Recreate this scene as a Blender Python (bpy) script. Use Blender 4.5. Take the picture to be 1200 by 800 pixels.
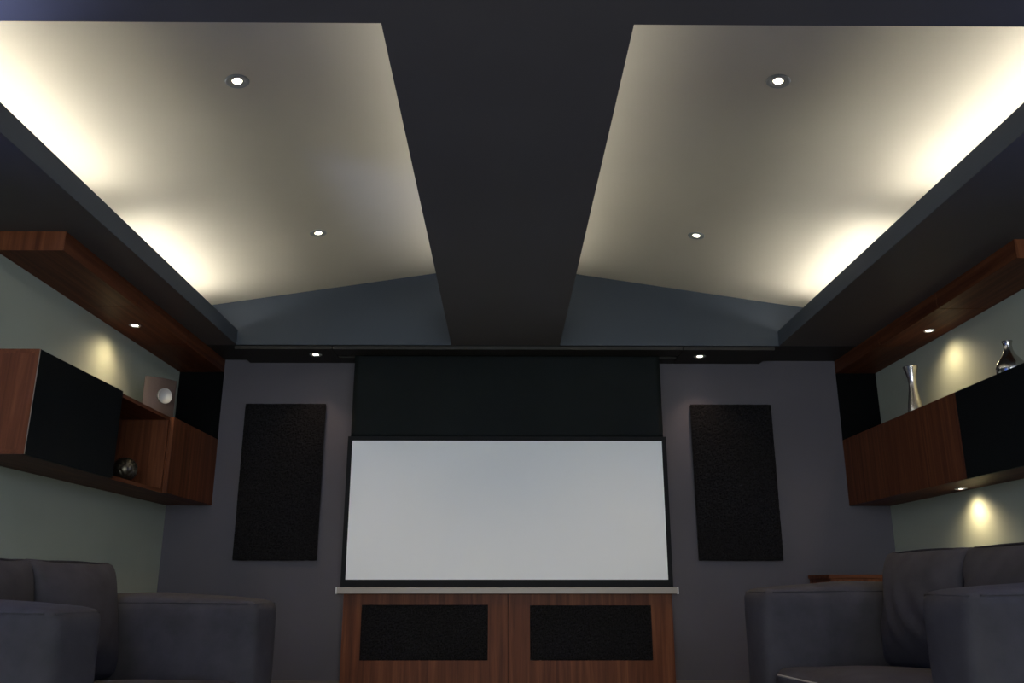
import bpy, bmesh, math, random
from mathutils import Vector, Matrix

for o in list(bpy.data.objects):
    bpy.data.objects.remove(o, do_unlink=True)
S = bpy.context.scene
C = S.collection
R = math.radians

# ------------------------------------------------------------------ camera
CAM_Z = 0.746
PITCH, YAW, FPX = R(15.844), R(0.503), 1007.0
cd = bpy.data.cameras.new('camera')
cd.sensor_width = 36.0
cd.lens = FPX / 1200.0 * 36.0
cd.clip_start = 0.05
cam = bpy.data.objects.new('camera', cd)
cam.location = (0, 0, CAM_Z)
cam.rotation_euler = (math.pi / 2 + PITCH, 0, -YAW)
C.objects.link(cam)
S.camera = cam

# ------------------------------------------------------------------ world: even daylight outside the windows
w = bpy.data.worlds.new('daylight')
S.world = w
w.use_nodes = True
bg = w.node_tree.nodes['Background']
bg.inputs[0].default_value = (0.84, 0.925, 1.0, 1)
bg.inputs[1].default_value = 11.5

# ------------------------------------------------------------------ view
S.view_settings.view_transform = 'Standard'
S.view_settings.look = 'None'
S.view_settings.exposure = 0.0
S.view_settings.gamma = 1.0
S.view_settings.use_curve_mapping = False

WARM = (1.0, 0.80, 0.52)
COVE = (1.0, 0.985, 0.95)
COVE_E = 31.0          # emission strength of cove tubes
BEAM_E = 10.0
SPOT_W = 14.0         # accent spots in the wood bulkheads
SOFFIT_W = 10.0
TRAY_W = 55.0
UP_W = 1000.0          # added unseen swivel spotlights that turn the near ceiling corners blue

# ------------------------------------------------------------------ measured room (metres, camera stands at x = y = 0)
ZS = CAM_Z + 1.691        # underside of dropped ceiling
ZL = CAM_Z + 1.803        # top of cove lips
YB = 6.5                  # screen wall
YT, YN = 6.06, 2.318      # far and near edge of the ceiling recesses
XL, XR = -2.514, 2.889    # side walls
LL, LR = -1.9615, 2.015   # cove lips
BL, BR = -0.389, 0.403    # centre beam
YREAR = -2.6
ZTOP = 3.25


def pixel_dir(px, py):
    u, v = (px - 600) / FPX, (400 - py) / FPX
    d = Vector((u, math.cos(PITCH) - v * math.sin(PITCH), math.sin(PITCH) + v * math.cos(PITCH)))
    return Matrix.Rotation(-YAW, 3, 'Z') @ d


def on_z(px, py, z):
    d = pixel_dir(px, py)
    t = (z - CAM_Z) / d.z
    return Vector((0, 0, CAM_Z)) + d * t


def on_plane(px, py, p, n):
    d = pixel_dir(px, py)
    o = Vector((0, 0, CAM_Z))
    return o + d * ((p - o).dot(n) / d.dot(n))


# ------------------------------------------------------------------ materials
def mat(name, col, rough=0.6, metal=0.0, spec=0.5):
    m = bpy.data.materials.new(name)
    m.use_nodes = True
    b = m.node_tree.nodes['Principled BSDF']
    b.inputs['Base Color'].default_value = (*col, 1)
    b.inputs['Roughness'].default_value = rough
    b.inputs['Metallic'].default_value = metal
    b.inputs['Specular IOR Level'].default_value = spec
    return m


def nodes(m):
    return m.node_tree.nodes, m.node_tree.links, m.node_tree.nodes['Principled BSDF']


def coords(m, scale):
    N, L, b = nodes(m)
    tc = N.new('ShaderNodeTexCoord')
    mp = N.new('ShaderNodeMapping')
    mp.inputs['Scale'].default_value = scale
    L.new(tc.outputs['Object'], mp.inputs['Vector'])
    return mp.outputs['Vector']


def ramp(m, fac, stops):
    N, L, b = nodes(m)
    r = N.new('ShaderNodeValToRGB')
    e = r.color_ramp.elements
    while len(e) < len(stops):
        e.new(0.5)
    for k, (p, c) in enumerate(stops):
        e[k].position = p
        e[k].color = (*c, 1)
    L.new(fac, r.inputs['Fac'])
    return r.outputs['Color']


def noise(m, vec, scale, detail=4, rough=0.5, dist=0.0):
    N, L, b = nodes(m)
    n = N.new('ShaderNodeTexNoise')
    n.inputs['Scale'].default_value = scale
    n.inputs['Detail'].default_value = detail
    n.inputs['Roughness'].default_value = rough
    n.inputs['Distortion'].default_value = dist
    L.new(vec, n.inputs['Vector'])
    return n.outputs['Fac']


def bump(m, height, strength, dist):
    N, L, b = nodes(m)
    bn = N.new('ShaderNodeBump')
    bn.inputs['Strength'].default_value = strength
    bn.inputs['Distance'].default_value = dist
    L.new(height, bn.inputs['Height'])
    L.new(bn.outputs['Normal'], b.inputs['Normal'])


def paint(name, col, rough=0.7, var=0.05, spec=0.35):
    m = mat(name, col, rough, 0, spec)
    N, L, b = nodes(m)
    v = coords(m, (1, 1, 1))
    f = noise(m, v, 1.6, 3)
    lo = tuple(c * (1 - var) for c in col)
    hi = tuple(min(1, c * (1 + var)) for c in col)
    L.new(ramp(m, f, [(0.3, lo), (0.7, hi)]), b.inputs['Base Color'])
    bump(m, noise(m, v, 260, 2), 0.06, 0.001)
    return m


def wood(name, axis, dark, mid, light, rough=0.5):
    m = mat(name, mid, rough, 0, 0.12)
    N, L, b = nodes(m)
    sc = [26, 26, 26]
    sc['xyz'.index(axis)] = 0.9
    v = coords(m, sc)
    f = noise(m, v, 1.0, 5, 0.62, 0.6)
    L.new(ramp(m, f, [(0.30, dark), (0.52, mid), (0.72, light)]), b.inputs['Base Color'])
    sc2 = [150, 150, 150]
    sc2['xyz'.index(axis)] = 5
    bump(m, noise(m, coords(m, sc2), 1.0, 3), 0.08, 0.0006)
    return m


def fabric(name, col):
    m = mat(name, col, 0.95, 0, 0.15)
    N, L, b = nodes(m)
    v = coords(m, (1, 1, 1))
    f = noise(m, v, 7, 6, 0.6)
    lo = tuple(c * 0.78 for c in col)
    hi = tuple(c * 1.22 for c in col)
    L.new(ramp(m, f, [(0.3, lo), (0.7, hi)]), b.inputs['Base Color'])
    bump(m, noise(m, v, 320, 3), 0.35, 0.0015)
    return m


def foam(name):
    m = mat(name, (0.007, 0.0065, 0.007), 0.95, 0, 0.06)
    N, L, b = nodes(m)
    v = coords(m, (1, 1, 1))
    f = noise(m, v, 120, 3, 0.7)
    L.new(ramp(m, f, [(0.35, (0.002, 0.002, 0.002)), (0.72, (0.019, 0.017, 0.017))]), b.inputs['Base Color'])
    bump(m, noise(m, v, 150, 3), 0.7, 0.004)
    return m


def emit(name, col, strength):
    m = bpy.data.materials.new(name)
    m.use_nodes = True
    N, L = m.node_tree.nodes, m.node_tree.links
    N.clear()
    e = N.new('ShaderNodeEmission')
    e.inputs[0].default_value = (*col, 1)
    e.inputs[1].default_value = strength
    o = N.new('ShaderNodeOutputMaterial')
    L.new(e.outputs[0], o.inputs[0])
    return m


def glass(name, tint):
    m = bpy.data.materials.new(name)
    m.use_nodes = True
    N, L = m.node_tree.nodes, m.node_tree.links
    N.clear()
    t = N.new('ShaderNodeBsdfTransparent')
    t.inputs[0].default_value = (*tint, 1)
    g = N.new('ShaderNodeBsdfGlossy')
    g.inputs['Roughness'].default_value = 0.02
    f = N.new('ShaderNodeFresnel')
    f.inputs[0].default_value = 1.45
    x = N.new('ShaderNodeMixShader')
    o = N.new('ShaderNodeOutputMaterial')
    L.new(f.outputs[0], x.inputs[0])
    L.new(t.outputs[0], x.inputs[1])
    L.new(g.outputs[0], x.inputs[2])
    L.new(x.outputs[0], o.inputs[0])
    return m


M = {}
M['soffit'] = paint('charcoal_ceiling_paint', (0.088, 0.077, 0.071), 0.6, 0.05, 0.2)
M['tray'] = paint('slate_recess_paint', (0.042, 0.051, 0.062), 0.7)
M['housing'] = paint('dark_housing_panel', (0.022, 0.018, 0.013), 0.6)
M['ceiling'] = paint('cream_ceiling_paint', (0.60, 0.545, 0.42), 0.75, 0.03)
M['back'] = paint('grey_wall_paint', (0.076, 0.067, 0.075), 0.7)
M['side'] = paint('pale_sage_wall_paint', (0.355, 0.375, 0.285), 0.7, 0.04)
M['floor'] = paint('brown_carpet', (0.045, 0.032, 0.024), 0.95)
M['skirting'] = paint('taupe_skirting_paint', (0.10, 0.085, 0.07), 0.5)
DK, MD, LT = (0.056, 0.0150, 0.0062), (0.104, 0.0320, 0.0122), (0.160, 0.056, 0.0215)
M['wood_z'] = wood('sapele_upright_grain', 'z', DK, MD, LT)
M['wood_y'] = wood('sapele_long_grain', 'y', DK, MD, LT)
M['wood_x'] = wood('sapele_cross_grain', 'x', DK, MD, LT)
M['black_door'] = mat('black_satin_lacquer', (0.0022, 0.0032, 0.0036), 0.5, 0, 0.12)
M['black_panel'] = mat('black_matt_panel', (0.0012, 0.0014, 0.0014), 0.7, 0, 0.05)
M['edge'] = mat('pale_door_edging', (0.20, 0.15, 0.11), 0.5)
M['foam'] = foam('black_foam')
M['leader'] = paint('black_screen_leader', (0.0060, 0.0078, 0.0074), 0.7, 0.2, 0.1)
M['border'] = mat('black_screen_border', (0.004, 0.004, 0.005), 0.7, 0, 0.2)
M['screen'] = paint('matt_white_screen', (0.86, 0.86, 0.87), 0.85, 0.01, 0.1)
M['bar'] = mat('champagne_aluminium', (0.27, 0.235, 0.20), 0.5, 0.2)
M['fabric'] = fabric('charcoal_upholstery', (0.034, 0.0305, 0.0325))
M['piping'] = fabric('pale_piping', (0.22, 0.20, 0.17))
M['foot'] = mat('dark_metal_foot', (0.03, 0.03, 0.03), 0.4, 0.8)
M['silver'] = mat('brushed_silver', (0.55, 0.52, 0.48), 0.22, 1.0)
M['bronze'] = mat('dark_bronze', (0.10, 0.085, 0.06), 0.35, 0.9)
M['clay'] = paint('brown_ceramic', (0.075, 0.050, 0.038), 0.5, 0.12)
M['dish'] = mat('satin_silver_dish', (0.50, 0.49, 0.46), 0.5, 0.3)
M['ring'] = mat('satin_nickel_ring', (0.30, 0.31, 0.29), 0.45, 0.0)
M['lens'] = emit('lit_lamp_lens', (1.0, 0.90, 0.72), 14.0)
M['tube'] = emit('lit_cove_tube', COVE, COVE_E)
M['tube_beam'] = emit('lit_beam_tube', COVE, BEAM_E)
M['added_blue_bulb'] = emit('lit_added_blue_bulb', (0.4, 0.5, 1.0), 10.0)  # glowing lens of the added wall spotlights
M['fixture'] = mat('white_fixture_enamel', (0.6, 0.6, 0.58), 0.5)
M['win_frame'] = mat('white_window_frame', (0.6, 0.6, 0.6), 0.4)
M['added_blue_glass'] = glass('window_glass_added_blue_tint', (0.13, 0.21, 0.46))  # tint added to make the daylight from the side windows blue
M['glass'] = glass('clear_window_glass', (0.95, 0.96, 0.96))


# ------------------------------------------------------------------ mesh helpers
def box(bm, x0, x1, y0, y1, z0, z1, bev=0.0, seg=2):
    r = bmesh.ops.create_cube(bm, size=1.0)
    for v in r['verts']:
        v.co = Vector(((x0 + x1) / 2 + v.co.x * (x1 - x0), (y0 + y1) / 2 + v.co.y * (y1 - y0), (z0 + z1) / 2 + v.co.z * (z1 - z0)))
    if bev > 0:
        es = list({e for v in r['verts'] for e in v.link_edges})
        bmesh.ops.bevel(bm, geom=es, offset=bev, segments=seg, affect='EDGES', profile=0.5)
    return bm


def lathe(bm, prof, n=32, axis_mat=None):
    rings = []
    for r, z in prof:
        if r < 1e-6:
            rings.append([bm.verts.new((0, 0, z))])
        else:
            rings.append([bm.verts.new((r * math.cos(2 * math.pi * k / n), r * math.sin(2 * math.pi * k / n), z)) for k in range(n)])
    for a, b in zip(rings, rings[1:]):
        for k in range(n):
            k2 = (k + 1) % n
            if len(a) == 1 and len(b) == 1:
                continue
            if len(a) == 1:
                bm.faces.new((a[0], b[k2], b[k]))
            elif len(b) == 1:
                bm.faces.new((a[k], a[k2], b[0]))
            else:
                bm.faces.new((a[k], a[k2], b[k2], b[k]))
    if axis_mat is not None:
        bmesh.ops.transform(bm, matrix=axis_mat, verts=[v for rr in rings for v in rr])
    bmesh.ops.recalc_face_normals(bm, faces=bm.faces)
    return bm


def tube(bm, pts, r, n=10):
    prev = None
    for i, p in enumerate(pts):
        p = Vector(p)
        d = (Vector(pts[min(i + 1, len(pts) - 1)]) - Vector(pts[max(i - 1, 0)])).normalized()
        up = Vector((0, 0, 1)) if abs(d.z) < 0.9 else Vector((1, 0, 0))
        a = d.cross(up).normalized()
        b = d.cross(a).normalized()
        ring = [bm.verts.new(p + a * r * math.cos(2 * math.pi * k / n) + b * r * math.sin(2 * math.pi * k / n)) for k in range(n)]
        if prev:
            for k in range(n):
                bm.faces.new((prev[k], prev[(k + 1) % n], ring[(k + 1) % n], ring[k]))
        else:
            bm.faces.new(ring)
        prev = ring
    bm.faces.new(list(reversed(prev)))
    bmesh.ops.recalc_face_normals(bm, faces=bm.faces)
    return bm


def build(name, bm, m, parent=None, smooth=False, bevel=0.0, loc=None):
    me = bpy.data.meshes.new(name)
    bm.to_mesh(me)
    bm.free()
    me.materials.append(M[m])
    if smooth:
        for p in me.polygons:
            p.use_smooth = True
    o = bpy.data.objects.new(name, me)
    C.objects.link(o)
    if parent is not None:
        o.parent = parent
    if loc is not None:
        o.location = loc
    if bevel > 0:
        md = o.modifiers.new('soft_edges', 'BEVEL')
        md.width = bevel
        md.segments = 2
        md.limit_method = 'ANGLE'
    return o


def nb():
    return bmesh.new()


def bx(name, m, x0, x1, y0, y1, z0, z1, parent=None, bevel=0.0):
    """a box whose extents are given in world metres, stored relative to its parent"""
    off = Vector(parent.location) if parent is not None else Vector((0, 0, 0))
    bm = box(nb(), x0 - off.x, x1 - off.x, y0 - off.y, y1 - off.y, z0 - off.z, z1 - off.z)
    return build(name, bm, m, parent, bevel=bevel)


def thing(name, label, cat, loc=(0, 0, 0), rotz=0.0, group=None):
    o = bpy.data.objects.new(name, None)
    o.empty_display_size = 0.1
    C.objects.link(o)
    o.location = loc
    o.rotation_euler = (0, 0, rotz)
    o['label'] = label
    o['category'] = cat
    if group:
        o['group'] = group
    return o


def struct(o, label=None):
    o['kind'] = 'structure'
    if label:
        o['label'] = label
    return o


def senv(name, loc=(0, 0, 0)):
    o = bpy.data.objects.new(name, None)
    o.empty_display_size = 0.1
    o.location = loc
    C.objects.link(o)
    o['kind'] = 'structure'
    return o


def copy_tree(src, parent=None):
    c = src.copy()
    C.objects.link(c)
    c.parent = parent
    for ch in list(src.children):
        copy_tree(ch, c)
    return c


# ================================================================== room shell
struct(bx('floor', 'floor', XL - 0.1, XR + 0.1, YREAR - 0.1, YB + 0.1, -0.08, 0.0), 'dark brown carpeted floor')
struct(bx('wall_back', 'back', XL - 0.1, XR + 0.1, YB, YB + 0.1, 0, ZTOP), 'dark grey painted wall behind the projection screen')

# each window: (wall-normal axis, range along the wall, range in height)
SIDE = (1.75, 3.3, 1.15, 2.36)
REAR = (-2.0, 2.35, 0.25, 2.25)


def pierced(name, axis, p0, p1, a0, a1, hole, m, label):
    """wall slab with one window opening; axis is the wall's normal, a0..a1 its run"""
    h0, h1, k0, k1 = hole
    bm = nb()
    for (u0, u1, z0, z1) in ((a0, h0, 0, ZTOP), (h1, a1, 0, ZTOP), (h0, h1, 0, k0), (h0, h1, k1, ZTOP)):
        if axis == 'x':
            box(bm, p0, p1, u0, u1, z0, z1)
        else:
            box(bm, u0, u1, p0, p1, z0, z1)
    struct(build(name, bm, m), label)


pierced('wall_left', 'x', XL - 0.1, XL, YREAR, YB, SIDE, 'side', 'pale sage painted side wall behind the open niche shelves')
pierced('wall_right', 'x', XR, XR + 0.1, YREAR, YB, SIDE, 'side', 'pale sage painted side wall behind the silver vases')
pierced('wall_rear', 'y', YREAR - 0.1, YREAR, XL - 0.1, XR + 0.1, REAR, 'back', 'grey painted wall with a wide window behind the seats')


def window(name, axis, p, inward, hole, panes, gm):
    h0, h1, k0, k1 = hole
    t, dp = 0.05, 0.03
    am = (h0 + h1) / 2
    e = senv(name, (p, am, k0) if axis == 'x' else (am, p, k0))

    def part(nm, m, u0, u1, z0, z1, d):
        if axis == 'x':
            bx(nm, m, p - d, p + d, u0, u1, z0, z1, e)
        else:
            bx(nm, m, u0, u1, p - d, p + d, z0, z1, e)
    part('window_frame', 'win_frame', h0, h0 + t, k0, k1, dp)
    part('window_frame', 'win_frame', h1 - t, h1, k0, k1, dp)
    part('window_frame', 'win_frame', h0 + t, h1 - t, k1 - t, k1, dp)
    part('window_sill', 'win_frame', h0 + t, h1 - t, k0, k0 + t, dp)
    st = (h1 - h0 - 2 * t) / panes
    for k in range(panes):
        a = h0 + t + k * st
        if k:
            part('mullion', 'win_frame', a - t / 2, a + t / 2, k0 + t, k1 - t, dp)
        part('pane', gm, a + (t / 2 if k else 0), a + st - (t / 2 if k < panes - 1 else 0), k0 + t, k1 - t, 0.003)
    ld = bpy.data.lights.new('window_portal', 'AREA')
    ld.shape = 'RECTANGLE'
    ld.size, ld.size_y = (k1 - k0, h1 - h0) if axis == 'x' else (h1 - h0, k1 - k0)
    ld.cycles.is_portal = True
    lo = bpy.data.objects.new('window_portal', ld)
    C.objects.link(lo)
    lo.parent = e
    if axis == 'x':
        lo.location = (-inward * 0.045, 0, (k1 - k0) / 2)
        lo.rotation_euler = (0, -inward * math.pi / 2, 0)
    else:
        lo.location = (0, -inward * 0.045, (k1 - k0) / 2)
        lo.rotation_euler = (inward * math.pi / 2, 0, 0)


window('window_1', 'x', XL - 0.05, 1, SIDE, 2, 'added_blue_glass')
window('window_2', 'x', XR + 0.05, -1, SIDE, 2, 'added_blue_glass')
window('window_3', 'y', YREAR - 0.05, 1, REAR, 4, 'glass')

# ---- dropped ceiling with two lit recesses
cl = senv('ceiling', (0, 0, ZS))
cl['label'] = 'dropped charcoal ceiling with two sloped cream recesses'
COL, COR = XL + 0.03, LR + 0.55       # outer wall of each cove
T = 0.03
bx('soffit', 'soffit', XL, LL, YN, YT, ZS, ZS + T, cl)
bx('soffit', 'soffit', LR, XR, YN, YT, ZS, ZS + T, cl)
bx('soffit', 'soffit', XL, XR, YREAR, YN, ZS, ZTOP, cl)
bx('soffit', 'housing', XL, XR, YT + 0.012, YB, ZS, ZTOP, cl)
bx('recess_end', 'tray', XL, XR, YT, YT + 0.012, ZS + 0.0005, ZTOP, cl)
bx('cove_lip', 'tray', LL - 0.02, LL, YN, YT, ZS + T, ZL, cl)
bx('cove_lip', 'tray', LR, LR + 0.02, YN, YT, ZS + T, ZL, cl)
bx('cove_lip', 'tray', LL, LL + 0.002, YN, YT, ZS + 0.0005, ZL, cl)
bx('cove_lip', 'tray', LR - 0.002, LR, YN, YT, ZS + 0.0005, ZL, cl)
bx('cove_wall', 'fixture', XL, COL, YN, YT, ZS + T, ZTOP, cl)
bx('cove_wall', 'fixture', COR, XR, YN, YT, ZS + T, ZTOP, cl)
bx('beam_board', 'soffit', BL, BR, YN, YT, ZS, ZS + T, cl)
bx('beam_lip', 'soffit', BL, BL + 0.02, YN, YT, ZS + T, ZS + 0.10, cl)
bx('beam_lip', 'soffit', BR - 0.02, BR, YN, YT, ZS + T, ZS + 0.10, cl)
bx('beam_ledge', 'fixture', -0.31, -0.16, YN, YT, ZS + 0.27, ZS + 0.29, cl)
bx('beam_ledge', 'fixture', 0.17, 0.32, YN, YT, ZS + 0.27, ZS + 0.29, cl)
bx('beam_core', 'fixture', -0.16, 0.17, YN, YT, ZS + T, ZTOP, cl)

# sloped cream ceilings: two measured points on the far end of the recess give the fall
A = on_plane(512, 320, Vector((0, YT, 0)), Vector((0, 1, 0)))
B = on_plane(250, 357, Vector((0, YT, 0)), Vector((0, 1, 0)))
SL = (A.z - B.z) / (A.x - B.x)


def slope_z(x):
    return A.z - SL * (abs(x) - abs(A.x))


for s, xo in ((-1, COL), (1, COR)):
    xi = 0.15 * s
    bm = nb()
    vs = []
    for yy in (YN, YT):
        for x, dz in ((xo, 0), (xi, 0), (xi, 0.03), (xo, 0.03)):
            vs.append(bm.verts.new((x, yy, slope_z(x) + dz - ZS)))
    for f in ((0, 1, 2, 3), (7, 6, 5, 4), (0, 4, 5, 1), (1, 5, 6, 2), (2, 6, 7, 3), (3, 7, 4, 0)):
        bm.faces.new([vs[k] for k in f])
    bmesh.ops.recalc_face_normals(bm, faces=bm.faces)
    build('sloped_ceiling', bm, 'ceiling', cl)

# lowered panel that houses the screen, along the top of the screen wall
ZH = CAM_Z + 1.667
YSC = 6.30
hs = senv('trim_1', (0, YB, ZH))
hs['label'] = 'lowered dark panel along the top of the screen wall'
bx('panel', 'housing', -1.98, -1.268, YT + 0.03, YB, ZH, ZS, hs)
bx('panel', 'housing', -1.262, 1.31, YT + 0.03, YSC - 0.03, ZH, ZS, hs)
bx('panel', 'housing', -1.262, 1.31, YSC + 0.03, YB, ZH, ZS, hs)
bx('panel', 'housing', 1.316, 1.99, YT + 0.03, YB, ZH, ZS, hs)

# skirting boards
for nm, a in (('baseboard_back', (XL, XR, YB - 0.018, YB)), ):
    struct(bx(nm, 'skirting', a[0], a[1], a[2], a[3], 0, 0.10), 'taupe skirting board under the screen wall')
struct(bx('baseboard_left', 'skirting', XL, XL + 0.018, YREAR, YB - 0.018, 0, 0.10), 'taupe skirting board on the left wall')
struct(bx('baseboard_right', 'skirting', XR - 0.018, XR, YREAR, YB - 0.018, 0, 0.10), 'taupe skirting board on the right wall')


# ================================================================== lamps
def downlight_proto(spot_w, angle, blend, col, size, lens_r=0.026, ring_r=0.052):
    e = bpy.data.objects.new('downlight', None)
    e.empty_display_size = 0.05
    C.objects.link(e)
    build('trim_ring', lathe(nb(), [(lens_r + 0.004, 0.004), (lens_r + 0.006, -0.001), (lens_r + 0.012, -0.0045), (ring_r - 0.006, -0.0055), (ring_r - 0.001, -0.003), (ring_r, 0.0), (ring_r - 0.002, 0.001)], 36), 'ring', e, True)
    build('lamp_lens', lathe(nb(), [(0, -0.0035), (lens_r * 0.6, -0.003), (lens_r * 0.92, -0.0015), (lens_r, 0.0008)], 28), 'lens', e, True)
    build('lamp_holder', lathe(nb(), [(lens_r, 0.001), (lens_r + 0.005, -0.0025), (lens_r + 0.006, 0.0005)], 28), 'ring', e, True)
    ld = bpy.data.lights.new('lamp_beam', 'SPOT')
    ld.energy = spot_w
    ld.color = col
    ld.spot_size = R(angle)
    ld.spot_blend = blend
    ld.shadow_soft_size = size
    lo = bpy.data.objects.new('lamp_beam', ld)
    C.objects.link(lo)
    lo.parent = e
    lo.location = (0, 0, -0.03)
    return e


def place_light(proto, used, loc, rot, label, group=None):
    e = proto if not used else copy_tree(proto)
    used.append(1)
    e.location = loc
    e.rotation_euler = rot
    e['label'] = label
    e['category'] = 'downlight'
    if group:
        e['group'] = group
    elif 'group' in e:
        del e['group']
    return e


tilt = math.atan(SL)
pr = downlight_proto(TRAY_W, 95, 0.9, WARM, 0.02, 0.022, 0.053)
used = []
for px, py, s, lab in ((278, 95, -1, 'small round downlight in the sloped ceiling above the open niche side, nearer the rear crossbeam'),
                       (373, 273, -1, 'small round downlight in the sloped ceiling above the open niche side, nearer the screen wall'),
                       (912, 95, 1, 'small round downlight in the sloped ceiling on the vase side, nearer the rear crossbeam'),
                       (816, 276, 1, 'small round downlight in the sloped ceiling on the vase side, nearer the screen wall')):
    n = Vector((s * SL, 0, 1)).normalized()
    p = on_plane(px, py, Vector((A.x * -s if s > 0 else A.x, YT, A.z)), n)
    place_light(pr, used, p, (0, s * tilt, 0), lab, 'downlights in the sloped ceilings')

pr = downlight_proto(SOFFIT_W, 95, 0.9, (1.0, 0.72, 0.55), 0.02, 0.022, 0.046)
used = []
for px, py, lab in ((370, 415.5, 'round downlight in the lowered panel above the wall speaker beside the niche shelves'),
                    (820, 417.5, 'round downlight in the lowered panel above the wall speaker beside the long wood cabinet')):
    place_light(pr, used, on_z(px, py, ZH), (0, 0, 0), lab, 'downlights above the wall speakers')


def cove_light(x, y0, y1, z, out, rad, m, label, group):
    """fluorescent tube lying beside its batten; out = side on which the batten stands"""
    e = thing('cove_light', label, 'cove light', (x, (y0 + y1) / 2, z), 0, group)
    h = (y1 - y0) / 2
    b0, b1 = sorted((out * (rad + 0.012), out * (rad + 0.062)))
    build('batten', box(nb(), b0, b1, -h - 0.02, h + 0.02, 0, 0.04), 'fixture', e)
    build('tube', tube(nb(), [(0, -h, rad + 0.006), (0, h, rad + 0.006)], rad, 14), m, e, True)
    for s in (-1, 1):
        c0, c1 = sorted((-out * rad, out * (rad + 0.013)))
        build('lamp_socket', box(nb(), c0, c1, s * (h + 0.011) - 0.010, s * (h + 0.011) + 0.010, 0, 2 * rad + 0.012), 'fixture', e)
    return e


ZC = ZS + T
for x, out, side in ((LL - 0.155, -1, 'niche shelf side'), (LR + 0.155, 1, 'vase side')):
    cove_light(x, 4.52, 5.75, ZC, out, 0.019, 'tube', 'fluorescent cove tube hidden behind the lip on the %s, beside the screen wall' % side, 'cove tubes along the side lips')
    cove_light(x, 2.36, 4.1, ZC, out, 0.019, 'tube', 'fluorescent cove tube hidden behind the lip on the %s, beside the rear crossbeam' % side, 'cove tubes along the side lips')
for x, out, side in ((-0.28, 1, 'niche shelf side'), (0.29, -1, 'vase side')):
    cove_light(x, 2.38, 5.85, ZC + 0.26, out, 0.013, 'tube_beam', 'fluorescent tube hidden on top of the centre beam, %s' % side, 'tubes on the centre beam')

# unseen swivel spotlights added on the side walls for blue light on the ceiling
def added_swivel_spot(x, s, y, z, aim, label):
    e = thing('added_wall_spotlight', label, 'added wall light', (x, y, z), 0, 'added swivel wall spotlights')
    bx('back_plate', 'ring', min(x, x + s * 0.015), max(x, x + s * 0.015), y - 0.05, y + 0.05, z - 0.05, z + 0.05, e, 0.003)
    build('bracket', tube(nb(), [(s * 0.015, 0, 0), (s * 0.10, 0, 0)], 0.009), 'ring', e, True)
    d = (Vector(aim) - Vector((x + s * 0.10, y, z))).normalized()
    q = d.to_track_quat('Z', 'X').to_matrix().to_4x4()
    mt = Matrix.Translation((s * 0.10, 0, 0)) @ q
    build('shade', lathe(nb(), [(0, -0.05), (0.03, -0.05), (0.04, -0.03), (0.048, 0.05), (0.045, 0.05), (0.036, -0.025), (0, -0.03)], 28, mt), 'ring', e, True)
    build('lamp_lens', lathe(nb(), [(0, 0.030), (0.03, 0.028), (0.043, 0.024)], 24, mt), 'added_blue_bulb', e, True)
    ld = bpy.data.lights.new('spot_beam', 'SPOT')
    ld.energy = UP_W
    ld.color = (0.36, 0.47, 1.0)
    ld.spot_size = R(164)
    ld.spot_blend = 0.06
    ld.shadow_soft_size = 0.04
    lo = bpy.data.objects.new('spot_beam', ld)
    C.objects.link(lo)
    lo.parent = e
    lo.location = Vector((s * 0.10, 0, 0)) + d * 0.055
    lo.rotation_euler = d.to_track_quat('-Z', 'Y').to_euler()


added_swivel_spot(XL, 1, 1.5, 2.16, (XL + 0.10, 1.5, ZS), 'added unseen blue-white swivel spotlight on the wall beside the sofa below the niche shelves')
added_swivel_spot(XR, -1, 1.5, 2.20, (XR - 0.10, 1.5, ZS), 'added unseen blue-white swivel spotlight on the wall beside the sofa below the silver vases')

# ================================================================== projection screen
SL0, SR0 = -1.153, 1.194
scr = thing('projection_screen', 'large pull-down white projection screen with black border and long black leader', 'screen', (0.02, YSC, CAM_Z - 0.02))
ZB, ZW0, ZW1, ZF1 = CAM_Z - 0.012, CAM_Z + 0.040, CAM_Z + 1.026, CAM_Z + 1.058
WX0, WX1 = SL0 + 0.033, SR0 - 0.033
bm = nb()
nx, nz = 60, 24
ox, oz = 0.02, CAM_Z - 0.02
g = [[None] * (nz + 1) for _ in range(nx + 1)]
random.seed(3)
for i in range(nx + 1):
    for j in range(nz + 1):
        u, v = i / nx, j / nz
        x = SL0 + 0.020 + (SR0 - SL0 - 0.040) * u
        z = ZF1 + (ZS - ZF1) * v
        e = min(u, 1 - u)
        yy = 0.006 * math.exp(-(e / 0.13) ** 2) * math.sin(22 * (e + 0.5 * (1 - v))) * v
        g[i][j] = bm.verts.new((x - ox, yy, z - oz))
for i in range(nx):
    for j in range(nz):
        bm.faces.new((g[i][j], g[i + 1][j], g[i + 1][j + 1], g[i][j + 1]))
ld = build('leader', bm, 'leader', scr, True)
md = ld.modifiers.new('thickness', 'SOLIDIFY')
md.thickness = 0.002
bx('viewing_surface', 'screen', WX0, WX1, YSC - 0.002, YSC + 0.001, ZW0, ZW1, scr)
bx('border', 'border', SL0, WX0, YSC - 0.003, YSC + 0.002, ZB, ZF1, scr)
bx('border', 'border', WX1, SR0, YSC - 0.003, YSC + 0.002, ZB, ZF1, scr)
bx('border', 'border', WX0, WX1, YSC - 0.003, YSC + 0.002, ZW1, ZF1, scr)
bx('border', 'border', WX0, WX1, YSC - 0.003, YSC + 0.002, ZB, ZW0, scr)
bar = bx('weight_bar', 'bar', SL0 - 0.025, SR0 + 0.03, YSC - 0.016, YSC + 0.016, CAM_Z - 0.056, CAM_Z - 0.012, scr, 0.004)
for x in (SL0 - 0.025, SR0 + 0.03):
    ec = build('end_cap', box(nb(), x - 0.004 - ox, x + 0.004 - ox, -0.018, 0.018, CAM_Z - 0.058 - oz, CAM_Z - 0.010 - oz), 'fixture', bar)


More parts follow.
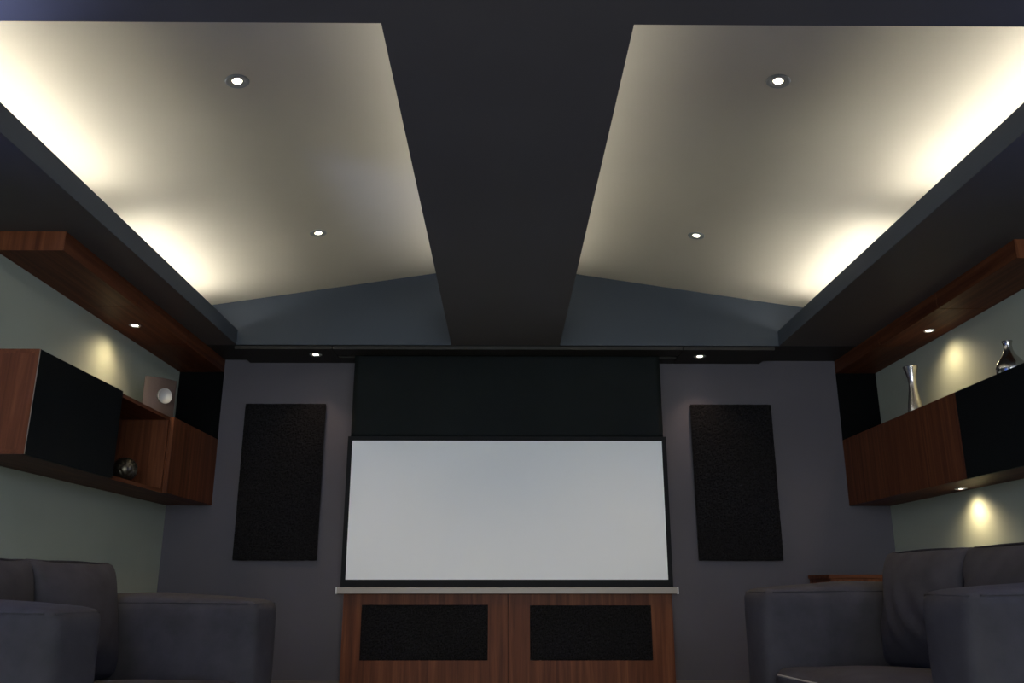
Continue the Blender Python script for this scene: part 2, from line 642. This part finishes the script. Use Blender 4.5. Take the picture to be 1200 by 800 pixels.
# ================================================================== speakers
def foam_panel(bm, x0, x1, z0, z1, y, amp, nx, nz, seed):
    rnd = random.Random(seed)
    g = []
    for i in range(nx + 1):
        col = []
        for j in range(nz + 1):
            edge = i in (0, nx) or j in (0, nz)
            col.append(bm.verts.new((x0 + (x1 - x0) * i / nx, y if edge else y - amp * rnd.random(), z0 + (z1 - z0) * j / nz)))
        g.append(col)
    for i in range(nx):
        for j in range(nz):
            bm.faces.new((g[i][j], g[i + 1][j], g[i + 1][j + 1], g[i][j + 1]))


def wall_speaker(x0, x1, z0, z1, yf, yb, label, seed, group, cat='speaker'):
    e = thing('wall_speaker', label, cat, ((x0 + x1) / 2, yb, z0), 0, group)
    bx('cabinet', 'border', x0 + 0.004, x1 - 0.004, yf + 0.004, yb, z0 + 0.004, z1 - 0.004, e)
    bm = nb()
    foam_panel(bm, x0 - e.location.x, x1 - e.location.x, 0, z1 - z0, yf - yb, 0.006, int((x1 - x0) / 0.010), int((z1 - z0) / 0.010), seed)
    f = build('foam_grille', bm, 'foam', e)
    md = f.modifiers.new('thickness', 'SOLIDIFY')
    md.thickness = 0.006
    md.offset = 1
    return e


P0 = (1 / 0.9954)   # panel fronts stand 3 cm before the wall
wall_speaker(-1.977, -1.367, CAM_Z + 0.176, CAM_Z + 1.335, YB - 0.03, YB, 'tall black foam-fronted wall speaker on grey wall beside the niche shelves', 1, 'tall wall speakers')
wall_speaker(1.425, 2.043, CAM_Z + 0.176, CAM_Z + 1.335, YB - 0.03, YB, 'tall black foam-fronted wall speaker on grey wall above the low wooden chest', 2, 'tall wall speakers')

# ---- wood console under the screen, with two speaker openings
KX0, KX1, KXM = -1.133, 1.188, 0.028
KY = 6.335
KZ = CAM_Z - 0.012
con = thing('media_console', 'reddish wood console under the projection screen with two black speaker openings', 'console', ((KX0 + KX1) / 2, YB, 0))
bx('side_panel', 'wood_z', KX0, KX0 + 0.02, KY + 0.02, YB - 0.02, 0.0, KZ - 0.02, con)
bx('side_panel', 'wood_z', KX1 - 0.02, KX1, KY + 0.02, YB - 0.02, 0.0, KZ - 0.02, con)
bx('top_panel', 'wood_x', KX0, KX1, KY, YB - 0.001, KZ - 0.02, KZ, con)
bx('back_board', 'black_panel', KX0 + 0.02, KX1 - 0.02, YB - 0.03, YB - 0.022, 0.0, KZ - 0.02, con)


def holed_panel(name, x0, x1, z0, z1, hx0, hx1, hz0, hz1, y0, y1, m, parent):
    o = parent.location
    bm = nb()
    ring = lambda a, b, c, d, y: [bm.verts.new((x - o.x, y - o.y, z - o.z)) for x, z in ((a, c), (b, c), (b, d), (a, d))]
    of, inf = ring(x0, x1, z0, z1, y0), ring(hx0, hx1, hz0, hz1, y0)
    ob, inb = ring(x0, x1, z0, z1, y1), ring(hx0, hx1, hz0, hz1, y1)
    for k in range(4):
        j = (k + 1) % 4
        bm.faces.new((of[k], of[j], inf[j], inf[k]))
        bm.faces.new((ob[k], inb[k], inb[j], ob[j]))
        bm.faces.new((of[k], ob[k], ob[j], of[j]))
        bm.faces.new((inf[k], inf[j], inb[j], inb[k]))
    bmesh.ops.recalc_face_normals(bm, faces=bm.faces)
    return build(name, bm, m, parent)


def on_y(px, py, y):
    return on_plane(px, py, Vector((0, y, 0)), Vector((0, 1, 0)))


for (ax, ay, bx_, by, x0, x1) in ((424, 708.5, 571.5, 773.5, KX0, KXM - 0.0015), (621, 709, 765.5, 773.5, KXM + 0.0015, KX1)):
    p, q = on_y(ax, ay, KY), on_y(bx_, by, KY)
    holed_panel('front_panel', x0, x1, 0.0, KZ - 0.0205, p.x, q.x, q.z, p.z, KY, KY + 0.02, 'wood_z', con)
    e = thing('console_speaker', 'wide black foam speaker grille in the console half %s' % ('nearer the open niche shelves' if ax < 500 else 'nearer the low wooden chest'), 'speaker', ((p.x + q.x) / 2, KY + 0.03, q.z), 0, 'speaker grilles in the console')
    bx('cabinet', 'border', p.x + 0.004, q.x - 0.004, KY + 0.012, KY + 0.11, q.z + 0.004, p.z - 0.004, e)
    bm = nb()
    foam_panel(bm, p.x + 0.001 - e.location.x, q.x - 0.001 - e.location.x, 0.001, p.z - q.z - 0.001, -0.024, 0.006, 84, 38, int(ax))
    f = build('foam_grille', bm, 'foam', e)
    md = f.modifiers.new('thickness', 'SOLIDIFY')
    md.thickness = 0.006
    md.offset = 1

# ---- low chest in the corner behind the right sofa
ch = thing('low_chest', 'low reddish wood chest in the corner behind the sofa arm', 'chest', (2.47, 6.28, 0))
CX0, CX1, CY0, CY1, CZ = 2.215, 2.865, 6.06, 6.475, CAM_Z + 0.072
bx('body', 'wood_z', CX0 + 0.01, CX1 - 0.01, CY0 + 0.02, CY1, 0.0, CZ - 0.025, ch)
bx('top_panel', 'wood_x', CX0, CX1, CY0, CY1, CZ - 0.025, CZ, ch, 0.002)
cm = (CX0 + CX1) / 2
for a, b in ((CX0 + 0.012, cm - 0.002), (cm + 0.002, CX1 - 0.012)):
    bx('door', 'wood_z', a, b, CY0 + 0.002, CY0 + 0.02, 0.03, CZ - 0.029, ch)

# ================================================================== wall cabinets
FL, FR = -2.1746, 2.5807            # fronts
ZCB, ZCT = CAM_Z + 0.5724, CAM_Z + 1.066
YD, YNR, YNI = 4.80, 3.90, 5.60     # divisions
TH = 0.022


def carcass(e, x_wall, x_front, y0, y1, open_front=False):
    """wood box against a side wall; x_front is the face of the doors"""
    s = 1 if x_front > x_wall else -1
    xb = x_front - s * 0.022
    lo, hi = min(x_wall, xb), max(x_wall, xb)
    bx('top_panel', 'wood_y', lo, hi, y0, y1, ZCT - TH, ZCT, e)
    bx('bottom_panel', 'wood_y', lo, hi, y0, y1, ZCB, ZCB + TH, e)
    bx('side_panel', 'wood_z', lo, hi, y0, y0 + TH, ZCB + TH, ZCT - TH, e)
    bx('side_panel', 'wood_z', lo, hi, y1 - TH, y1, ZCB + TH, ZCT - TH, e)
    a, b = (x_wall, x_wall + s * 0.012)
    bx('back_panel', 'wood_z', min(a, b), max(a, b), y0 + TH, y1 - TH, ZCB + TH, ZCT - TH, e)
    return xb


def door(e, xb, xf, y0, y1, m):
    return bx('door', m, min(xb, xf), max(xb, xf), y0, y1, ZCB, ZCT, e, 0.0015)


def cab(label, x_wall, x_front, y0, y1):
    return thing('wall_cabinet', label, 'cabinet', (x_wall, (y0 + y1) / 2, ZCB), 0, 'wall-hung cabinets')


# left: black door, open niche, wood door
e = cab('wall-hung wood cabinet with black door and exposed wood end, beside the open niche', XL, FL, YNR, YD)
xb = carcass(e, XL, FL, YNR, YD - 0.001)
bx('side_panel', 'wood_z', xb, FL - 0.003, YNR, YNR + 0.003, ZCB, ZCT, e)
d = door(e, xb + 0.0005, FL, YNR + 0.005, YD + 0.012, 'black_door')
es = bx('edge_strip', 'edge', xb + 0.001, FL + 0.0006, YNR + 0.0030, YNR + 0.0050, ZCB, ZCT, e)
e = thing('wall_shelf', 'open wood niche hung between the black-door and wood-door cabinets', 'shelf', (XL, (YD + YNI) / 2, ZCB), 0)
carcass(e, XL, FL - 0.006, YD, YNI - 0.001)
e = cab('wall-hung reddish wood cabinet with square wood door below black panel, beside the open niche', XL, FL, YNI, YB)
xb = carcass(e, XL, FL, YNI, YB - 0.001)
door(e, xb + 0.0005, FL, YNI + 0.003, YB - 0.003, 'wood_z')

# right: black door, long wood door
e = cab('wall-hung cabinet with black door and silver bottle vase on top', XR, FR, YNR, YD)
xb = carcass(e, XR, FR, YNR, YD - 0.001)
door(e, xb - 0.0005, FR, YNR + 0.003, YD - 0.002, 'black_door')
e = cab('wall-hung cabinet with long reddish wood door and silver hourglass vase on top', XR, FR, YD, YB)
xb = carcass(e, XR, FR, YD, YB - 0.001)
door(e, xb - 0.0005, FR, YD + 0.002, YB - 0.003, 'wood_z')

# black end panels on the screen wall, between cabinet and bulkhead
ZVB = CAM_Z + 1.588
for a, b, lab in ((XL, FL, 'plain black panel above the square wood-door cabinet'), (FR, XR, 'plain black panel above the end of the long wood cabinet')):
    o = bx('end_panel', 'black_panel', a + 0.002, b - 0.002, YB - 0.02, YB, ZCT, ZVB, None, 0.001)
    o['label'] = lab
    o['category'] = 'panel'
    o['group'] = 'black end panels'

# wood bulkheads under the ceiling
for (a, b, y0, nm, fx) in ((XL, FL, 3.97, 'reddish wood bulkhead under the ceiling above the open niche shelves', FL), (FR, XR, 4.03, 'reddish wood bulkhead under the ceiling above the silver vases', FR)):
    e = thing('wood_bulkhead', nm, 'bulkhead', ((a + b) / 2, (y0 + YB) / 2, ZVB), 0, 'wood bulkheads')
    for ya, yb in ((y0, 4.853), (4.858, 5.678), (5.683, YB - 0.001)):
        bx('segment', 'wood_y', a + 0.001, b - 0.001, ya + (0.004 if ya == y0 else 0), yb, ZVB, ZS - 0.002, e, 0.001)
    bx('end_board', 'wood_z', a + 0.001, b - 0.001, y0, y0 + 0.004, ZVB, ZS - 0.002, e)

pr = downlight_proto(SPOT_W, 150, 1.0, WARM, 0.045, 0.022, 0.036)
used = []
p = on_z(158, 381, ZVB)
place_light(pr, used, (p.x, p.y, ZVB), (0, 0, 0), 'small spotlight in the wood bulkhead above the pale wall and niche')
p = on_z(1089, 387, ZVB)
place_light(pr, used, (p.x, p.y, ZVB), (0, 0, 0), 'small spotlight in the wood bulkhead above the silver hourglass vase')
p = on_z(1126, 572, ZCB)
place_light(pr, used, (p.x, p.y, ZCB), (0, 0, 0), 'small spotlight under the long wood cabinet, lighting the wall behind the sofa')

# ================================================================== ornaments
p = on_plane(1072, 470, Vector((2.735, 0, 0)), Vector((1, 0, 0)))
v = build('hourglass_vase', lathe(nb(), [(0, 0), (0.050, 0), (0.053, 0.006), (0.050, 0.05), (0.040, 0.12), (0.028, 0.19), (0.0235, 0.235), (0.027, 0.27), (0.038, 0.315), (0.047, 0.348), (0.048, 0.352), (0.045, 0.350), (0.034, 0.31), (0.022, 0.265), (0.018, 0.235), (0, 0.225)], 40), 'silver', None, True, loc=(p.x, p.y, ZCT))
v['label'] = 'tall silver hourglass vase on the long wood cabinet'
v['category'] = 'vase'
p = on_plane(1184, 425, Vector((2.735, 0, 0)), Vector((1, 0, 0)))
v = build('bottle_vase', lathe(nb(), [(0, 0), (0.045, 0), (0.060, 0.008), (0.074, 0.035), (0.076, 0.06), (0.068, 0.088), (0.048, 0.115), (0.030, 0.14), (0.0225, 0.165), (0.021, 0.19), (0.0245, 0.208), (0.028, 0.213), (0.025, 0.211), (0.018, 0.19), (0.018, 0.16), (0, 0.15)], 40), 'silver', None, True, loc=(p.x, p.y, ZCT))
v['label'] = 'small round-bellied silver bottle vase on the black-door cabinet'
v['category'] = 'vase'

# textured bronze ball in the niche
bm = nb()
bmesh.ops.create_icosphere(bm, subdivisions=5, radius=0.072)
rnd = random.Random(5)
seeds = [Vector((rnd.gauss(0, 1), rnd.gauss(0, 1), rnd.gauss(0, 1))).normalized() for _ in range(40)]
for vv in bm.verts:
    n = vv.co.normalized()
    ds = sorted((n - s).length for s in seeds)[:2]
    vv.co = n * (0.072 - 0.004 * math.exp(-((ds[1] - ds[0]) / 0.05) ** 2))
zb = min(vv.co.z for vv in bm.verts)
bo = build('decorative_ball', bm, 'bronze', None, True)
p = on_plane(146, 550, Vector((-2.27, 0, 0)), Vector((1, 0, 0)))
bo.location = (-2.27, p.y, ZCB + TH - zb)
bo['label'] = 'dark bronze textured ball standing in the open niche'
bo['category'] = 'ornament'

# bent ceramic slab with a round silver dish
e = thing('ceramic_slab', 'curved brown ceramic slab with a round silver dish, on top of the niche', 'ornament', (0, 0, 0))
p = on_plane(186, 470, Vector((-2.33, 0, 0)), Vector((1, 0, 0)))
e.location = (-2.33, p.y, ZCT)
e.rotation_euler = (0, 0, R(48))
Wd, Hh, RB, TK = 0.21, 0.285, 0.26, 0.05
hx, hz, hr = 0.025, 0.165, 0.052


def bend(x, y, z):
    a = x / RB
    r = RB - y          # y < 0 is the outer, camera-facing side
    return (r * math.sin(a), RB - r * math.cos(a), z)


bm = nb()
n = 48
ring_o, ring_i = [], []
for k in range(n):
    a = 2 * math.pi * k / n
    c, s = math.cos(a), math.sin(a)
    # square outline and round hole on the same ray
    ts = []
    for lim, q in ((Wd / 2 - hx, c), (-Wd / 2 - hx, c)):
        if q * lim > 1e-9:
            ts.append(lim / q)
    for lim, q in ((Hh - hz, s), (-hz, s)):
        if q * lim > 1e-9:
            ts.append(lim / q)
    t = min(ts)
    ring_o.append((hx + c * t, hz + s * t))
    ring_i.append((hx + c * hr, hz + s * hr))
for cx_, cz_ in ((-Wd / 2, 0), (Wd / 2, 0), (Wd / 2, Hh), (-Wd / 2, Hh)):
    k = min(range(n), key=lambda q: (ring_o[q][0] - cx_) ** 2 + (ring_o[q][1] - cz_) ** 2)
    ring_o[k] = (cx_, cz_)
lay = []
for y in (-TK / 2, TK / 2):
    rows = []
    for q in range(7):
        f = q / 6
        rows.append([bm.verts.new(bend(ri[0] + (ro[0] - ri[0]) * f, y, ri[1] + (ro[1] - ri[1]) * f)) for ri, ro in zip(ring_i, ring_o)])
    lay.append(rows)
for k in range(n):
    j = (k + 1) % n
    for rows in lay:
        for q in range(6):
            bm.faces.new((rows[q][k], rows[q][j], rows[q + 1][j], rows[q + 1][k]))
    bm.faces.new((lay[0][6][k], lay[0][6][j], lay[1][6][j], lay[1][6][k]))
    bm.faces.new((lay[0][0][k], lay[0][0][j], lay[1][0][j], lay[1][0][k]))
bmesh.ops.recalc_face_normals(bm, faces=bm.faces)
build('slab', bm, 'clay', e, bevel=0.002)
bm = nb()
cx, cy, cz = bend(hx, -TK / 2, hz)
lathe(bm, [(0.0, 0.032), (0.02, 0.029), (0.036, 0.020), (0.047, 0.004), (0.0505, -0.004), (0.052, -0.003), (0.051, 0.004), (0.038, 0.025), (0.02, 0.034), (0, 0.037)], 40,
      Matrix.Translation((cx, cy, cz)) @ Matrix.Rotation(hx / RB, 4, 'Z') @ Matrix.Rotation(-math.pi / 2, 4, 'X'))
build('dish', bm, 'dish', e, True)

# ================================================================== sofas
def soft_box(sx, sy, sz, rad, crown=(0, 0, 0), n=14, wr=None, ear=0.0):
    """rounded, puffed cushion centred on the origin; crown = extra bulge per axis; wr(p, normal) = wrinkle offset"""
    bm = nb()
    bmesh.ops.create_cube(bm, size=2.0)
    bmesh.ops.subdivide_edges(bm, edges=bm.edges[:], cuts=n, use_grid_fill=True)
    h = Vector((sx / 2, sy / 2, sz / 2))
    for v in bm.verts:
        q = v.co.copy()
        # gather grid lines near the edges so the rounding is smooth
        for k in range(3):
            a = abs(q[k])
            q[k] = math.copysign(1 - (1 - a) ** 1.5, q[k])
        p = Vector((q[k] * h[k] for k in range(3)))
        inner = Vector((max(-(h[k] - rad), min(h[k] - rad, p[k])) for k in range(3)))
        dlt = p - inner
        nrm = dlt.normalized() if dlt.length > 1e-7 else Vector((0, 0, 0))
        if dlt.length > 1e-7:
            p = inner + nrm * rad
        bulge = [0, 0, 0]
        for k in range(3):
            i, j = (k + 1) % 3, (k + 2) % 3
            bulge[k] = crown[k] * (1 - q[i] ** 2) * (1 - q[j] ** 2) * q[k]
        p += Vector(bulge)
        if ear:        # corners pulled out, sides drawn in, as on a stuffed pillow
            p.y *= 1 + ear * (q.z ** 2) - ear * (1 - q.z ** 2)
            p.z *= 1 + 0.5 * ear * (q.y ** 4) - 0.3 * ear
            p.x *= 1 - 0.35 * (abs(q.z) ** 6)
        if wr and nrm.length > 0:
            p += nrm * wr(p)
        v.co = p
    return bm


def rim(sx, sy, z, rad, r, bm, inset=0.0):
    """piping ring round a cushion in the xy plane"""
    pts = []
    for cxs, cys, a0 in ((1, 1, 0), (-1, 1, 90), (-1, -1, 180), (1, -1, 270)):
        for k in range(7):
            a = R(a0 + 15 * k)
            pts.append((cxs * (sx / 2 - rad) + rad * math.cos(a), cys * (sy / 2 - rad) + rad * math.sin(a), z))
    pts.append(pts[0])
    return tube(bm, pts, r, 8)


def sofa(loc, rotz, lift, label, seed, drape, fwd):
    W, AT, FX, BXK = 1.50, 0.235, 0.48, -0.48
    ZA = 0.70
    e = thing('two_seat_sofa', label, 'sofa', loc, rotz, 'two-seat sofas')
    rnd = random.Random(seed)
    ph = [rnd.uniform(0, 6.28) for _ in range(12)]

    def wr(amp):
        return lambda p: amp * (math.sin(p.x * 9 + ph[0] + 2 * math.sin(p.z * 6 + ph[1])) + 0.7 * math.sin(p.y * 11 + p.z * 8 + ph[2]) + 0.5 * math.sin(p.x * 23 + p.z * 17 + ph[3]))

    def put(name, bm, m, parent, x, y, z, rot=None, smooth=True):
        o = build(name, bm, m, parent, smooth)
        o.location = (x, y, z)
        if rot:
            o.rotation_euler = rot
        return o

    z0 = 0.10 + lift
    # feet
    for sx in (-1, 1):
        for sy in (-1, 1):
            put('foot', box(nb(), -0.03, 0.03, -0.03, 0.03, 0, z0, 0.004), 'foot', e, sx * 0.41, sy * (W / 2 - 0.09), 0, None, False)
    # arms
    for sy in (-1, 1):
        hgt = ZA - 0.014 + lift - z0
        arm = put('armrest', soft_box(FX - BXK, AT, hgt, 0.038, (0.014, 0.012, 0.030), 16, wr(0.0024)), 'fabric', e, (FX + BXK) / 2, sy * (W / 2 - AT / 2), z0 + hgt / 2)
        # seams along the top edges of the arm
        for t in (-1, 1):
            bm = nb()
            yy = t * (AT / 2 - 0.012)
            pts = [(-0.44 + 0.88 * k / 20, yy, hgt / 2 - 0.011 + 0.004 * (1 - (k / 10 - 1) ** 2)) for k in range(21)]
            put('seam', tube(bm, pts, 0.0028, 6), 'fabric', arm, 0, 0, 0)
        bm = nb()
        pts = [((FX - BXK) / 2 - 0.012, yy, hgt / 2 - 0.012) for yy in (-AT / 2 + 0.02, 0, AT / 2 - 0.02)]
        put('seam', tube(bm, pts, 0.0028, 6), 'fabric', arm, 0, 0, 0)
    # back frame and seat base
    IW = W - 2 * AT
    put('back_frame', soft_box(0.20, IW - 0.004, 0.70 - 0.12, 0.04, (0.008, 0, 0.01), 12, wr(0.002)), 'fabric', e, BXK + 0.10, 0, z0 + 0.29)
    base = put('seat_base', soft_box(0.72, IW - 0.004, 0.18, 0.02, (0, 0, 0), 8), 'fabric', e, 0.10, 0, z0 + 0.09)
    # one long seat cushion, two back cushions
    sc = put('seat_cushion', soft_box(0.66, IW - 0.01, 0.10, 0.04, (0.012, 0.0, 0.030), 18, wr(0.002)), 'fabric', e, 0.14, 0, z0 + 0.18 + 0.058)
    put('piping', rim(0.66 + 0.004, IW - 0.012, 0.026, 0.05, 0.004, nb()), 'piping', sc, 0, 0, 0)
    cw = IW / 2 - 0.004
    for sy in (-1, 1):
        def crease(p, sy=sy):
            # drape folds that hang from the upper outer corner of the back cushion
            base_w = 0.0022 * (math.sin(p.y * 13 + p.z * 9 + ph[5]) + math.sin(p.z * 15 - p.y * 7 + ph[6]))
            if not drape:
                return base_w
            d1 = math.hypot(p.y - sy * drape * cw * 0.62, p.z - 0.24)
            w_ = math.exp(-((p.z + 0.02) / 0.16) ** 2)
            return base_w + 0.006 * w_ * math.sin(d1 * 62) * (1 if p.x > 0 else 0.2)

        bc = put('back_cushion', soft_box(0.20, cw, 0.45, 0.02, (0.060, 0.004, 0.004), 22, crease, 0.04), 'fabric', e, -0.215 + fwd, sy * (IW / 4), z0 + 0.30 + 0.205, (0, R(-9), 0))
        bm = nb()
        pts = []
        for k in range(15):
            yy = -cw / 2 + 0.03 + (cw - 0.06) * k / 14
            pts.append((0.066, yy, 0.216 + 0.006 * (1 - (k / 7 - 1) ** 2)))
        put('seam', tube(bm, pts, 0.0035, 6), 'fabric', bc, 0, 0, 0)
        for t in (-1, 1):
            pts = [(0.092 - 0.028 * abs(1 - k / 6) ** 5, t * (cw / 2 - 0.012 - 0.010 * (1 - (k / 6 - 1) ** 2)), 0.205 - 0.41 * k / 12) for k in range(13)]
            put('seam', tube(nb(), pts, 0.0035, 6), 'fabric', bc, 0, 0, 0)
    return e


sofa((-1.54, 3.165, 0), R(-8), 0.0, 'charcoal two-seat sofa with fat square arms below the niche shelves', 1, 0, 0.02)
sofa((1.60, 3.165, 0), R(188), 0.046, 'charcoal two-seat sofa with creased back cushions below the silver vases', 2, -1, 0.10)
